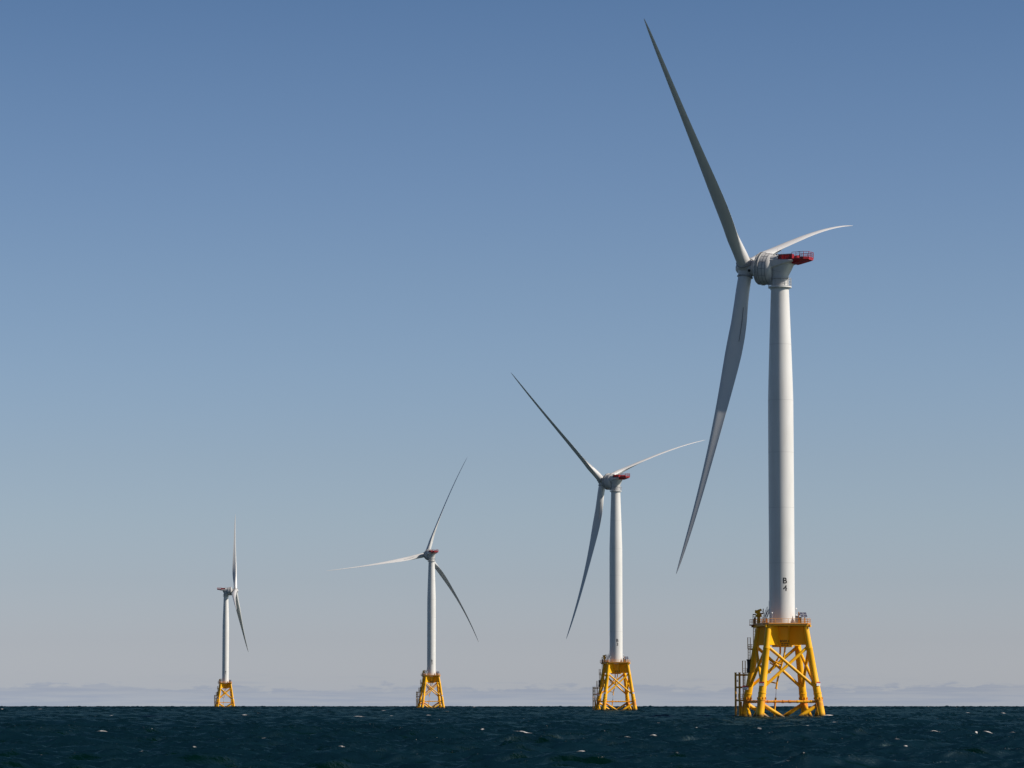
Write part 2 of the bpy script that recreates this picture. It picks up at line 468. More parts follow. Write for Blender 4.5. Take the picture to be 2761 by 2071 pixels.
def make_landing(root):
    """boat landing, ladders and rest platforms outside the left far leg"""
    rot = Matrix((VR, VF, Vector((0, 0, 1)))).transposed()
    Y = M['yellow']
    bl = MB()
    A = (-11.05, 6.3); B = (-10.1, 4.5)
    for z in (10.45, 7.55, 4.5):
        e = legp('A', z)
        for P in (A, B): bl.tube(V(*P, z), e, .21, n=12)
        bl.tube(V(*A, z), V(*B, z), .15, n=12)
    bl.tube(V(-9.1, 5.3, 10.9), V(-9.1, 5.3, 4.7), .08, n=8)
    land = bl.build('boat_landing', M['landing'], root)
    for P in (A, B):
        f = MB(); f.path([V(*P, -3), V(*P, 10.95)], .25, n=16)
        f.tube(V(*P, 10.9), V(*P, 11.05), .29, n=16)
        f.build('fender_post', M['landing'], land)
    f = MB(); f.tube(V(-9.75, 4.3, -3), V(-9.7, 4.3, 4.2), .17, n=14); f.build('fender_post', Y, land)
    lad = MB()
    ladder(lad, V(-9.05, 5.0, 4.8), V(-9.05, 5.0, 10.9), VR, .5, .06); lad.build('ladder', M['landing'], land)
    # lower rest platform with hand rails
    def platform(x0, x1, d0, d1, z, hoop, m='landing', rail=1.1):
        p = MB(); p.box(V((x0 + x1) / 2, (d0 + d1) / 2, z), (x1 - x0, d1 - d0, .16), rot)
        for x in (x0, (x0 + x1) / 2, x1):
            for d in (d0, d1): p.tube(V(x, d, z), V(x, d, z + rail), .045, n=6)
        for h in (.5, 1.0):
            if h > rail: continue
            for d in (d0, d1): p.tube(V(x0, d, z + h), V(x1, d, z + h), .04, n=6)
            p.tube(V(x0, d0, z + h), V(x0, d1, z + h), .04, n=6)
        if hoop:
            hx0, hx1, hz = hoop
            for d in (d0, d1):
                p.path([V(hx0, d, z), V(hx0, d, hz), V(hx1, d, hz), V(hx1, d, z)], .095, n=8)
            p.tube(V(hx0, d0, hz), V(hx0, d1, hz), .06, n=8); p.tube(V(hx1, d0, hz), V(hx1, d1, hz), .06, n=8)
        return p.build('rest_platform', M[m], land)
    platform(-10.4, -8.6, 4.5, 5.9, 4.95, None)
    platform(-9.4, -7.3, 4.2, 5.4, 10.9, (-9.36, -8.74, 13.75))
    platform(-8.1, -6.4, 3.7, 4.8, 16.55, (-8.1, -7.52, 19.2))
    lad = MB(); ladder(lad, V(-7.8, 4.25, 13.9), V(-7.8, 4.25, 17.5), VR, .5, .06); lad.build('ladder', M['landing'], land)
    lad = MB(); ladder(lad, V(-6.56, 4.1, 16.6), V(-6.56, 4.1, 23.2), VR, .46, .06); lad.build('ladder', M['landing'], land)
    for z in (11.0, 16.6):
        st = MB(); st.tube(V(-7.6, 4.2, z - .1), legp('A', z - .5), .12, n=8); st.build('platform_strut', M['landing'], land)
    dk = MB()
    dk.lathe([(.48, 11.0), (.5, 11.1), (.47, 12.4), (.5, 13.7), (.62, 13.95), (.62, 14.1)], Matrix.Translation(V(-7.82, 4.0, 0)), 20)
    dk.build('cable_reel_cover', M['black'], land)
    hk = MB(); hk.tube(V(-10.6, 5.4, 9.6), V(-10.6, 5.4, 9.2), .03, n=6); hk.lathe([(.03, 0), (.14, .05), (.14, .3), (.03, .36)], Matrix.Translation(V(-10.6, 5.4, 8.85)), 10)
    hk.build('hanging_buoy', M['black'], land)

# ------------------------------------------------------------------ tower and nacelle
def make_tower(root):
    prof = [(3.02, DECK + .12), (3.0, DECK + .5), (3.0, 36.5), (3.0, 49.5), (2.99, 62.5), (2.97, 74.8)]
    for t in (.12, .3, .5, .7, .85):
        z = 74.8 + (FLANGE - .6 - 74.8) * t; prof.append((2.97 - (2.97 - 2.13) * (t ** 1.12), z))
    prof += [(2.13, FLANGE - .6), (2.13, FLANGE - .05)]
    mb = MB(); mb.lathe(prof, n=96)
    tw = mb.build('tower', M['white'], root, 25)
    for z, r in ((36.5, 3.0), (49.5, 3.0), (62.5, 2.99), (74.8, 2.972), (88.0, 2.585)):
        sb = MB(); sb.lathe([(r - .01, z - .05), (r + .006, z - .045), (r + .006, z + .045), (r - .01, z + .05)], n=96, caps=False); sb.build('tower_seam', M['seamlight'], tw)
    d = MB(); a = R(160)
    d.box(Vector((math.cos(a) * 3.0, math.sin(a) * 3.0, DECK + 4.3)), (.12, 1.1, 2.3), RZ(a)); d.build('tower_door', M['galv'], tw)
    return tw

TILT = R(5)
HUBX = 8.7; HUBZ = 106.65; ROOF = 109.2
def axm(x):   # frame whose z is the (tilted) rotor axis, origin on the axis at horizontal distance x
    c, s = math.cos(TILT), math.sin(TILT)
    zc = HUBZ - (HUBX - x) * math.tan(TILT)
    ax = Vector((c, 0, s)); up = Vector((-s, 0, c)); yy = ax.cross(up)
    m = Matrix((up, yy, ax)).transposed().to_4x4()
    return Matrix.Translation((x, 0, zc)) @ m

def sect(x, hw, zb, zt, arch, n=20, zmid=None):
    """rounded housing section in the plane x: flat sides, arched top"""
    pts = [Vector((x, -hw, zb)), Vector((x, hw, zb))]
    zs = zt - arch
    for i in range(n + 1):
        a = math.pi * i / n
        ca, sa = math.cos(a), math.sin(a)
        pts.append(Vector((x, hw * math.copysign(abs(ca) ** .75, ca), zs + arch * abs(sa) ** .75)))
    return pts

def make_nacelle(root, yaw):
    rz = Matrix.Rotation(yaw, 4, 'Z')
    N = M['nacelle']
    mb = MB()
    # neck: round on the yaw bearing, sweeping out and back to carry the machine bed
    rings = []
    for z, xf, xr, hw in ((101.9, 2.08, -2.08, 2.08), (104.2, 2.08, -2.08, 2.08), (104.8, 2.25, -2.35, 2.15), (105.6, 2.5, -2.8, 2.3), (106.4, 2.6, -3.15, 2.4), (107.0, 2.6, -3.5, 2.42), (107.45, 2.5, -3.65, 2.3)):
        cx = (xf + xr) / 2; rx = (xf - xr) / 2
        ring = []
        for k in range(48):
            a = 2 * math.pi * k / 48; e = 1 - .22 * min(1, max(0, (z - 104.2) / 3))
            ca, sa = math.cos(a), math.sin(a)
            ring.append(Vector((cx + rx * math.copysign(abs(ca) ** e, ca), hw * math.copysign(abs(sa) ** e, sa), z)))
        rings.append(ring)
    mb.loft(rings)
    # machine bed sloping down towards the generator, carries the red platform
    tray = []
    for x, hw, zb, zt in ((2.6, 2.95, 105.3, 108.2), (1.2, 2.85, 105.9, 108.15), (-1.0, 2.75, 106.5, 107.95), (-3.2, 2.55, 107.05, 107.85), (-4.35, 2.4, 107.3, 107.8)):
        c = .22
        tray.append([Vector((x, y, z)) for y, z in ((-hw + c * 2, zb), (hw - c * 2, zb), (hw, zb + c), (hw, zt - c), (hw - c, zt), (-hw + c, zt), (-hw, zt - c), (-hw, zb + c))])
    mb.loft(tray)
    # roof over the bed
    mb.loft([sect(3.0, 2.85, 107.2, ROOF + .02, 1.5), sect(.9, 2.72, 107.3, ROOF - .02, 1.5), sect(-.35, 2.66, 107.4, ROOF - .08, 1.5)])
    mb.loft([sect(-.352, 2.74, 107.4, ROOF + .02, 1.55), sect(-.6, 2.74, 107.45, ROOF, 1.55)])
    na = mb.build('nacelle', N, root, 30); na.matrix_local = rz
    def sub(m, name, mt, **k):
        o = m.build(name, mt, na, **k); return o
    # generator drum
    g = MB()
    g.lathe([(1.2, -1.25), (2.75, -1.2), (3.2, -1.0), (3.52, -.62), (3.68, -.3), (3.74, 0), (3.74, 1.85), (3.80, 1.88), (3.80, 2.85), (3.66, 3.1), (3.3, 3.25), (2.0, 3.3)], axm(2.2), 96)
    gen = sub(g, 'generator', N)
    sm = MB()
    for h in (.02, .85, 1.80):
        sm.lathe([(3.742, h - .055), (3.756, h - .055), (3.756, h + .055), (3.742, h + .055)], axm(2.2), 96, False)
    for k in range(14):
        a = 2 * math.pi * k / 14 + .15
        mt = axm(2.2)
        p0 = mt @ Vector((3.748 * math.cos(a), 3.748 * math.sin(a), 0.05)); p1 = mt @ Vector((3.748 * math.cos(a), 3.748 * math.sin(a), 1.6))
        sm.tube(p0, p1, .045, n=4)
    for s in (-1, 1):
        sm.path([Vector((2.3, s * 2.79, 107.8)), Vector((-.3, s * 2.69, 107.75))], .025, n=4)
    sub(sm, 'panel_seam', M['seam'])
    nr = MB(); nr.lathe([(2.085, 103.42), (2.115, 103.42), (2.115, 103.66), (2.085, 103.66)], n=64, caps=False); nr.build('bearing_gap', M['seam'], na)
    nl = MB(); nl.path([Vector((2.35 - 4.9 * t, 2.40 - .9 * abs(t - .45) ** 2 * 2.2, 105.9 - 1.3 * t)) for t in (0, .15, .3, .45, .6, .75)], .03, n=4); nl.build('neck_seam', M['seam'], na)
    mt = axm(2.2)                        # ladders bent round the drum, one on each side
    def drum(a, h, r=3.93): return mt @ Vector((r * math.cos(a), -r * math.sin(a), h))
    for s in (1, -1):
        la = MB()
        for h in (1.92, 2.62): la.path([drum(s * R(6 + 5 * i), h) for i in range(33)], .075, n=5)
        for i in range(29):
            a = s * R(8 + 5.6 * i); la.tube(drum(a, 1.92), drum(a, 2.62), .06, n=5)
        for i in range(0, 29, 4):
            a = s * R(8 + 5.6 * i)
            for h in (1.92, 2.62): la.tube(drum(a, h), drum(a, h, 3.78), .03, n=5)
        sub(la, 'access_ladder', M['grey'])
    #                                       # hatches, lifting eyes and cable trays on top
    for x, y, w, l, h in ((3.2, .6, .5, .35, .22), (2.5, 1.0, .8, .4, .2), (1.4, .7, .9, .5, .22), (.3, .9, .5, .4, .25), (2.0, -.9, .8, .5, .25), (3.6, -.4, .4, .6, .3)):
        tp = MB(); tp.box((x, y, ROOF + h / 2), (w, l, h)); tp.box((x, y, ROOF + h), (w * 1.1, l * 1.1, .05)); sub(tp, 'roof_hatch', M['grey'])
    tp = MB(); tp.path([(3.6, 1.5, ROOF - .5), (3.6, 1.5, ROOF + .2), (1.0, 1.5, ROOF + .2), (1.0, 1.5, ROOF - .5)], .04, n=5)
    sub(tp, 'roof_handrail', M['grey'])
    for x, y, h in ((.2, .9, 1.55), (-.35, -.2, 1.35), (-.35, -1.2, 1.1)):
        an = MB(); an.tube((x, y, ROOF - .3), (x, y, ROOF + h * .5), .045, n=6); an.tube((x, y, ROOF + h * .5), (x, y, ROOF + h), .025, n=6)
        sub(an, 'antenna', M['grey'])
    # yaw collar with its walkway rail
    yc = MB(); yc.lathe([(2.1, 101.28), (2.6, 101.42), (2.76, 101.46), (2.76, 101.76), (2.5, 101.80), (2.1, 101.80)], n=64); yc.lathe([(2.11, 103.55), (2.2, 103.6), (2.2, 103.75), (2.11, 103.8)], n=64, caps=False)
    for k in range(40):
        a = 2 * math.pi * k / 40; yc.box((2.2 * math.cos(a), 2.2 * math.sin(a), 101.2), (.14, .1, .3), RZ(a))
    col = sub(yc, 'yaw_collar', M['white'])
    rl = MB()
    for h in (.65, 1.25, 1.9): rl.ring_bar((0, 0, 101.76 + h), 2.7, .04, 48, 6)
    for k in range(18):
        a = 2 * math.pi * k / 18; p = Vector((2.7 * math.cos(a), 2.7 * math.sin(a), 101.76)); rl.tube(p, p + Vector((0, 0, 1.92)), .045, n=6)
    sub(rl, 'collar_railing', M['galv'])
    # ---------------- red hoist platform behind the nacelle
    r = MB()
    z0 = 107.85
    for s in (-1, 1):
        r.box((-2.35, s * 1.62, z0 + .62), (3.5, .08, 1.24)); r.box((-1.15, s * 2.12, z0 + .6), (1.0, .08, 1.2))
        for i in range(9): r.box((-.75 - .42 * i, s * 2.18, z0 + .63), (.09, .1, 1.3))
        r.box((-2.35, s * 2.18, z0 + 1.26), (3.6, .14, .14)); r.box((-2.35, s * 2.18, z0 + .08), (3.6, .12, .16))
    r.box((-.66, 0, z0 + .6), (.1, 4.2, 1.2)); r.box((-4.1, 1.45, z0 + .62), (.08, 1.3, 1.24)); r.box((-4.1, -1.45, z0 + .62), (.08, 1.3, 1.24))
    r.box((-2.35, 0, z0 + .03), (3.4, 4.2, .05))
    sec = []
    for x, hw, zb, zt in ((-3.9, 2.15, 106.85, 108.02), (-4.5, 2.2, 106.95, 108.02), (-5.9, 2.2, 107.25, 108.02), (-7.1, 2.15, 107.5, 108.02), (-8.1, 1.35, 107.62, 108.02)):
        sec.append([Vector((x, y, z)) for y, z in ((-hw * .8, zb), (hw * .8, zb), (hw, zt - .25), (hw, zt), (-hw, zt), (-hw, zt - .25))])
    r.loft(sec)
    hp = r.build('hoist_platform', M['red'], root, 30); hp.matrix_local = rz
    c = MB()
    path = [(-4.15, 2.15), (-5.2, 2.18), (-6.2, 2.18), (-7.1, 2.12), (-8.1, 1.33), (-8.1, 0), (-8.1, -1.33), (-7.1, -2.12), (-6.2, -2.18), (-5.2, -2.18), (-4.15, -2.15)]
    zt = 108.02
    for i in range(len(path) - 1):
        a = Vector((*path[i], zt)); b = Vector((*path[i + 1], zt)); L = (b - a).length; an = math.atan2((b - a).y, (b - a).x)
        for h, rr in ((.62, .03), (1.0, .03), (1.48, .05)): c.tube(a + Vector((0, 0, h)), b + Vector((0, 0, h)), rr, n=6)
        if path[i][0] < -6 and path[i + 1][0] < -6: c.box((a + b) / 2 + Vector((0, 0, .15)), (L, .05, .30), RZ(an))
        c.tube(a, a + Vector((0, 0, 1.5)), .075, n=6)
        k = max(1, int(L / .45))
        for q in range(1, k): p = a.lerp(b, q / k); c.tube(p, p + Vector((0, 0, 1.48)), .018, n=4)
    c.tube(Vector((*path[-1], zt)), Vector((*path[-1], zt + 1.5)), .06, n=6)
    c.build('platform_railing', M['red'], hp)
    e = MB(); e.box((-4.7, .5, zt + .3), (.5, .6, .6)); e.box((-4.7, .5, zt + .65), (.3, .9, .12)); e.build('hoist_winch', M['red'], hp)
    lt = MB(); lt.box((-6.0, 2.2, zt + 1.42), (.7, .08, .16)); lt.build('platform_lamp', M['seam'], hp)
    return na

def make_hub(root, yaw, az):
    rz = Matrix.Rotation(yaw, 4, 'Z')
    mb = MB()
    mb.lathe([(1.6, -3.6), (1.75, -3.4), (1.7, -2.5), (1.85, -1.6), (1.95, -.6), (1.9, .5), (1.72, 1.1), (1.5, 1.6), (1.25, 2.05), (.9, 2.4), (.45, 2.58), (.05, 2.62)], axm(HUBX), 64)
    fls = []
    for k in range(3):
        fl = MB(); fls.append(fl)
        er, t, d = blade_frame(az + 2 * math.pi * k / 3)
        o = Vector((HUBX, 0, HUBZ))
        m = Matrix.Translation(o) @ Matrix((t, d, er)).transposed().to_4x4()
        mb.lathe([(1.95, .0), (1.9, 1.0), (1.72, 1.55), (1.7, 2.0)], m, 48)
        fl.lathe([(1.5, 1.92), (1.86, 1.94), (1.88, 2.22), (1.66, 2.3), (1.5, 2.3)], m, 48)
    hub = mb.build('hub', M['nacelle'], root, 40); hub.matrix_local = rz
    for fl in fls: fl.build('blade_flange', M['grey'], hub)
    for k in range(3):
        er, t, d = blade_frame(az + math.pi / 3 + 2 * math.pi * k / 3)
        p = Vector((HUBX, 0, HUBZ)) - d * 1.6 + er * 1.78
        ho = MB(); ho.lathe([(.02, .0), (.36, .0), (.36, .1), (.02, .1)], Matrix.Translation(p) @ Matrix((t, d, er)).transposed().to_4x4(), 20)
        ho.build('hub_manhole', M['black'], hub)

def blade_frame(a):
    """unit vectors of one blade in the nacelle frame: spanwise, direction of rotation, upwind"""
    c, s = math.cos(TILT), math.sin(TILT)
    d = Vector((c, 0, s)); up = Vector((-s, 0, c)); t0 = -d.cross(up)
    er = math.cos(a) * up + math.sin(a) * t0
    return er, -d.cross(er), d

CHORD = [(0, 3.2), (4, 3.2), (8, 3.3), (12.5, 3.65), (17, 3.98), (21, 4.0), (25, 3.72), (30, 3.25), (37, 2.62), (46, 1.98), (54, 1.58), (62, 1.22), (68, .92), (72, .62), (74.3, .34), (75.2, .14), (75.4, .05)]
THICK = [(0, 1.0), (4, 1.0), (8, .86), (12.5, .58), (17, .42), (21, .34), (30, .27), (46, .25), (60, .28), (70, .34), (76, .45)]
TWIST = [(0, 24), (10, 22), (20, 15), (30, 8.5), (46, 2), (62, -1), (76, -2.5)]
def lerp_tab(t, x): return float(np.interp(x, [a for a, b in t], [b for a, b in t]))

def make_blade(root, yaw, az, bend, pitch):
    er, t, d = blade_frame(az)
    cone = R(.98)
    e = math.cos(cone) * er + math.sin(cone) * d; d2 = math.cos(cone) * d - math.sin(cone) * er
    b = R(bend); n = d2 * math.cos(b) - t * math.sin(b)
    amp = 6.78 - 3.76 * n.z
    def centre(r): return e * r + n * (amp * (r / 75.4) ** 2.2)
    def frame(r):
        be = R(pitch + lerp_tab(TWIST, r))
        span = (centre(min(r + .5, 75.4)) - centre(max(r - .5, 0))).normalized()
        ch = t * math.cos(be) + d2 * math.sin(be); ch = (ch - span * ch.dot(span)).normalized()
        nn = d2 * math.cos(be) - t * math.sin(be); nn = (nn - span * nn.dot(span)); nn = (nn - ch * nn.dot(ch)).normalized()
        return ch, nn                                   # towards leading edge, towards pressure side
    rs = [2.25, 3, 4, 5, 6, 7, 8, 9, 10, 11, 12, 13, 14, 15, 16.5, 18, 19.5, 21, 23, 25, 27.5, 30, 33, 36, 40, 44, 48, 52, 56, 60, 64, 67, 70, 72, 73.5, 74.5, 75.1, 75.35]
    K = 40; rings = []
    for r in rs:
        c = lerp_tab(CHORD, r); th = lerp_tab(THICK, r); ch, nn = frame(r); ce = centre(r)
        w = min(1, max(0, (r - 4) / 11)); w = w * w * (3 - 2 * w)
        pa = .5 * (1 - w) + .38 * w
        ring = []
        for k in range(K):
            a = 2 * math.pi * k / K
            x = .5 - .5 * math.cos(a)                    # 0 leading .. 1 trailing
            yc = .5 * math.sin(a)                        # circle
            s = 1 if math.sin(a) >= 0 else -1            # + suction, - pressure
            ya = 5 * th * (.2969 * math.sqrt(x) - .126 * x - .3516 * x * x + .2843 * x ** 3 - .1015 * x ** 4)
            cam = .05 * (1 - (2 * x - 1) ** 2) * (.6 + .8 * x)
            ya = s * ya * (1.12 if s > 0 else .85) + cam
            y = yc * (1 - w) * (1 if th > .999 else (th * (1 - w) + w)) + ya * w if w < 1 else ya
            ring.append(ce + ch * ((pa - x) * c) - nn * (y * c))
        rings.append(ring)
    mb = MB(); mb.loft(rings)
    rz = Matrix.Rotation(yaw, 4, 'Z')
    ob = mb.build('blade', M['blade'], root, 60)
    ob.matrix_local = rz @ Matrix.Translation((HUBX, 0, HUBZ))
    # vortex strip on the inboard pressure and suction faces
    vs = MB()
    for side in (-1,):
        for i in range(34):
            r = 9.8 + i * .24
            c = lerp_tab(CHORD, r); ch, nn = frame(r)
            w = min(1, max(0, (r - 4) / 11)); w = w * w * (3 - 2 * w); th = lerp_tab(THICK, r); pa = .5 * (1 - w) + .38 * w
            x = .70
            ya = 5 * th * (.2969 * math.sqrt(x) - .126 * x - .3516 * x * x + .2843 * x ** 3 - .1015 * x ** 4)
            yy = side * (ya * (1.12 if side > 0 else .85) * w + math.sqrt(x * (1 - x)) * (1 - w) * (th * (1 - w) + w)) + .035 * (1 - (2 * x - 1) ** 2) * w
            p = centre(r) + ch * ((pa - x) * c) - nn * (yy * c)
            rt = Matrix((ch, e, nn)).transposed()
            vs.box(p, (.10, .25, .12), rt)
    vs.build('vortex_strip', M['seam'], ob)
    return ob
PITCH_OF = {'4': 92, '3': 92, '2': 101, '1': 84}      # feathered blades

# ------------------------------------------------------------------ four turbines
TURB = [  # x, y, base z, yaw of the rotor axis, azimuth, bend direction, number, label
    (63.24, 826.4, -.35, 151.15, 50.93, 63.2, '4', 'largest and nearest white wind turbine, marked B 4 on its tower, on yellow jacket legs'),
    (48.22, 1636.2, .10, 132.14, 53.83, 60.7, '3', 'second largest white wind turbine, marked B 3, its curved blade tip beside the nearest turbine'),
    (-56.13, 2460.2, .70, 114.29, -18.0, 70.5, '2', 'small white wind turbine, marked B 2, with one blade stretched out level to the left'),
    (-263.4, 3249.5, .17, -.44, 21.32, 62.9, '1', 'farthest and smallest white wind turbine, facing right with its red platform on the left'),
]
def copy_tree(o, parent):
    c = o.copy(); COL.objects.link(c); c.parent = parent; c.matrix_parent_inverse = Matrix()
    for ch in list(o.children): copy_tree(ch, c)
    return c

proto_parts = None; proto_nac = None
for i, (x, y, z, yaw, az, bend, num, label) in enumerate(TURB):
    root = empty('wind_turbine', (x, y, z), label, 'wind turbine', 'offshore wind turbines standing in a row')
    if i == 0:
        make_jacket(root); make_deck(root); make_landing(root); tw = make_tower(root)
        proto_parts = list(root.children)
        na = make_nacelle(root, R(yaw))
        proto_nac = [o for o in root.children if o not in proto_parts]
        proto_nac_sub = None
    else:
        for o in proto_parts:
            c = copy_tree(o, root)
        for o in proto_nac:
            c = copy_tree(o, root); c.matrix_local = Matrix.Rotation(R(yaw), 4, 'Z')
    make_hub(root, R(yaw), R(az))
    for k in range(3): make_blade(root, R(yaw), R(az) + 2 * math.pi * k / 3, bend, PITCH_OF[num])
    TURB[i] = TURB[i] + (root,)
FACE = R(-80.1)
for x, y, z, yaw, az, bend, num, label, root in TURB:
    tw = [o for o in root.children if o.name.startswith('tower') and not o.name.startswith('tower_')][0]
    tp = [o for o in root.children if o.name.startswith('transition_piece')][0]
    wrap_text([('B', 1.9, 32.35), (num, 1.9, 30.6)], 3.0, FACE, M['ink'], tw, .035)
    wrap_text([('BIWF ' + num, .74, 18.25), ('AIR DRAFT', .40, 17.68), ('94 FT 1 IN', .40, 17.25)], 2.42, FACE, M['ink'], tp, .015)

# ------------------------------------------------------------------ the sea
def make_sea():
    wind = math.atan2(-.86, .5)                       # waves run from far left to near right
    lam = np.geomspace(.7, 40, 92)
    kk = 2 * np.pi / lam
    ratio = lam[1] / lam[0]
    lp = 20.0
    amp = .0098 * lam * np.exp(-.62 * (lam / lp) ** 2) * np.where(lam > 9, .70, 1.0) * np.where(lam < 4.5, 1.55, 1.0)
    amp = amp * 1.0
    spread = np.where(lam > 12, .30, .42)
    th = wind + rng.normal(0, 1, lam.size) * spread
    ph = rng.uniform(0, 2 * np.pi, lam.size)
    # polar grid: fine inside the view, coarse all round behind
    fine = np.arange(-10.6, 10.6001, .030)
    coarse = np.arange(10.6 + 2.5, 360 - 10.6, 2.5)
    azd = np.concatenate([fine, coarse]); A = np.radians(azd)
    dA = np.gradient(A)
    rr = [0.5, 8, 20, 40, 60]
    r = 60.0
    while r < 9500:
        step = 1.2 if r < 150 else (max(.2, r * .0012) if r < 450 else r * .0019)
        r += step; rr.append(r)
    rr = np.array(rr); dR = np.gradient(rr)
    NR, NA = rr.size, A.size
    X = rr[:, None] * np.sin(A)[None, :]; Yy = rr[:, None] * np.cos(A)[None, :]
    sp_r = np.broadcast_to(dR[:, None], X.shape).astype(np.float32)
    sp_t = (rr[:, None] * dA[None, :]).astype(np.float32)
    X = X.astype(np.float64); Yy = Yy.astype(np.float64)
    Z = np.zeros(X.shape, np.float32); DX = np.zeros_like(Z); DY = np.zeros_like(Z); J = np.zeros_like(Z)
    sA = np.sin(A)[None, :].astype(np.float32); cA = np.cos(A)[None, :].astype(np.float32)
    swell = (1 + .9 * np.clip((rr - 1800) / 2200, 0, 1))[:, None].astype(np.float32)   # longer fetch farther out
    for l, k, a, t, p in zip(lam, kk, amp, th, ph):
        kx, ky = k * math.cos(t), k * math.sin(t)
        # spacing of the grid measured along this wave
        sr = np.minimum(np.abs(math.cos(t) * sA + math.sin(t) * cA) * sp_r, 1.6)
        stt = np.abs(math.cos(t) * cA - math.sin(t) * sA) * sp_t
        att = np.clip((l / np.maximum(np.maximum(sr, stt), 1e-3) - 2.2) / 2.5, 0, 1)
        phs = (kx * X + ky * Yy + p)
        c = np.cos(phs).astype(np.float32); s = np.sin(phs).astype(np.float32)
        q = .9
        a = a * swell
        Z += a * att * c
        DX -= q * a * att * math.cos(t) * s; DY -= q * a * att * math.sin(t) * s
        J += q * a * k * att * c
    fold = min(1.0, .82 / float(J.max())); DX *= fold; DY *= fold; J *= fold     # sharp crests that never loop over
    # slow patchiness of the wind so breaking waves gather in groups
    G = np.zeros_like(Z)
    for _ in range(10):
        l = rng.uniform(25, 140); t = rng.uniform(0, 2 * np.pi); k = 2 * np.pi / l
        G += np.cos(k * (math.cos(t) * X + math.sin(t) * Yy) + rng.uniform(0, 6.28)).astype(np.float32)
    G /= math.sqrt(5)
    far = np.clip((rr[:, None] - 900) / 2500, 0, 1).astype(np.float32)
    sd = np.maximum(J.std(axis=1, keepdims=True), .02)
    jn = J / sd
    foam = np.clip((jn + .5 * G + .25 * far - FOAM_T) / .6, 0, 1)
    for x, y, z, *_r in TURB[:1]:                     # wash round the legs of the near turbine
        for kx in 'ABCD':
            p = LEGDIR[kx] * leg_r(0)
            dd = np.hypot(X - (x + p.x), Yy - (y + p.y))
            ripple = .5 + .5 * np.sin(3.1 * X + 2.3 * Yy) * np.sin(1.7 * X - 2.9 * Yy)
            foam = np.maximum(foam, np.clip(1.25 - np.abs(dd - 1.1) / 1.3, 0, 1) * ripple.astype(np.float32))
        p = LEGDIR['D'] * leg_r(0)
        wx = X - (x + p.x) - 2.1; wy = Yy - (y + p.y) + 1.6
        wash = np.clip(1.4 - (wx / 2.3) ** 2 - (wy / 1.6) ** 2, 0, 1).astype(np.float32)
        foam = np.maximum(foam, wash)
        Z += .55 * wash
    # individual breaking crests: a raised lip of foam along the top of a wave
    caps = []
    for px, py, wpx in CAPS:
        caps.append((math.atan((px - 1380.5) / 9500), EYE * 9500 / (py - 1896.0), wpx, .66))
    for _ in range(75):
        px = rng.uniform(-250, 3000); py = 1906 + 165 * rng.uniform(0, 1) ** 1.5
        wpx = 4.0 + rng.exponential(6.5) + (py - 1906) * .03
        caps.append((math.atan((px - 1380.5) / 9500), EYE * 9500 / (py - 1896.0), min(wpx, 34), rng.uniform(.26, .48)))
    elev = (Z - EYE - (rr[:, None] ** 2) / (2 * EARTH)) / rr[:, None]
    shown = elev >= np.maximum.accumulate(elev, axis=0) - 1e-7     # wave tops that are not behind nearer ones
    for a, r, wpx, dens in caps:
        i0 = int(np.searchsorted(rr, r)); j0 = int(np.searchsorted(A[:fine.size], a))
        if i0 < 12 or i0 > NR - 14 or j0 < 4 or j0 > fine.size - 5: continue
        lo = max(6, int(np.searchsorted(rr, r * .965))); hi = min(NR - 14, int(np.searchsorted(rr, r * 1.035)) + 2)
        win = np.where(shown[lo:hi, j0 - 3:j0 + 4], Z[lo:hi, j0 - 3:j0 + 4], -9)
        di, dj = np.unravel_index(int(win.argmax()), win.shape)
        i0 = lo + di; j0 += dj - 3
        half = wpx / 9500 * rr[i0] / 2; deep = max(.22 * half, .6 * dR[i0], .2)
        ni = int(3 * deep / dR[i0]) + 2; nj = int(3 * half / (rr[i0] * R(.030))) + 2
        sl = (slice(max(0, i0 - ni), i0 + ni + 1), slice(max(0, j0 - nj), min(fine.size, j0 + nj + 1)))
        tx = (A[sl[1]][None, :] - A[j0]) * rr[i0]; ty = (rr[sl[0]][:, None] - rr[i0]) + .25 * deep
        bend = .25 * deep * np.sin(tx / max(half, .1) * 2.1 + wpx) 
        g = np.exp(-np.abs(tx / half) ** 2.6 - ((ty + bend) / deep) ** 2).astype(np.float32)
        foam[sl] = np.maximum(foam[sl], g * dens)
        Z[sl] += np.float32(min(.2, .015 + .05 * half)) * g
    Z = Z.astype(np.float64) - (X ** 2 + Yy ** 2) / (2 * EARTH)
    co = np.stack([X + DX, Yy + DY, Z], -1).reshape(-1, 3)
    i = np.arange(NR - 1)[:, None]; j = np.arange(NA)[None, :]; j2 = (j + 1) % NA
    quads = np.stack([i * NA + j, i * NA + j2, (i + 1) * NA + j2, (i + 1) * NA + j], -1).reshape(-1, 4)
    quads = quads[:, ::-1]
    me = bpy.data.meshes.new('water')
    me.vertices.add(co.shape[0]); me.vertices.foreach_set('co', co.astype(np.float32).ravel())
    nq = quads.shape[0]
    me.loops.add(nq * 4); me.loops.foreach_set('vertex_index', quads.astype(np.int32).ravel())
    me.polygons.add(nq); me.polygons.foreach_set('loop_start', np.arange(0, nq * 4, 4, dtype=np.int32))
    me.update(calc_edges=True)
    me.polygons.foreach_set('use_smooth', np.ones(nq, dtype=bool))
    ac = me.attributes.new('crest', 'FLOAT', 'POINT'); ac.data.foreach_set('value', np.clip(jn, -3, 6).astype(np.float32).ravel())
    at = me.attributes.new('foam', 'FLOAT', 'POINT'); at.data.foreach_set('value', foam.astype(np.float32).ravel())
    o = bpy.data.objects.new('water', me); COL.objects.link(o)
    o['kind'] = 'structure'; o['label'] = 'dark blue green choppy sea with small whitecaps'
    m, nt, bs = mat('sea_water')
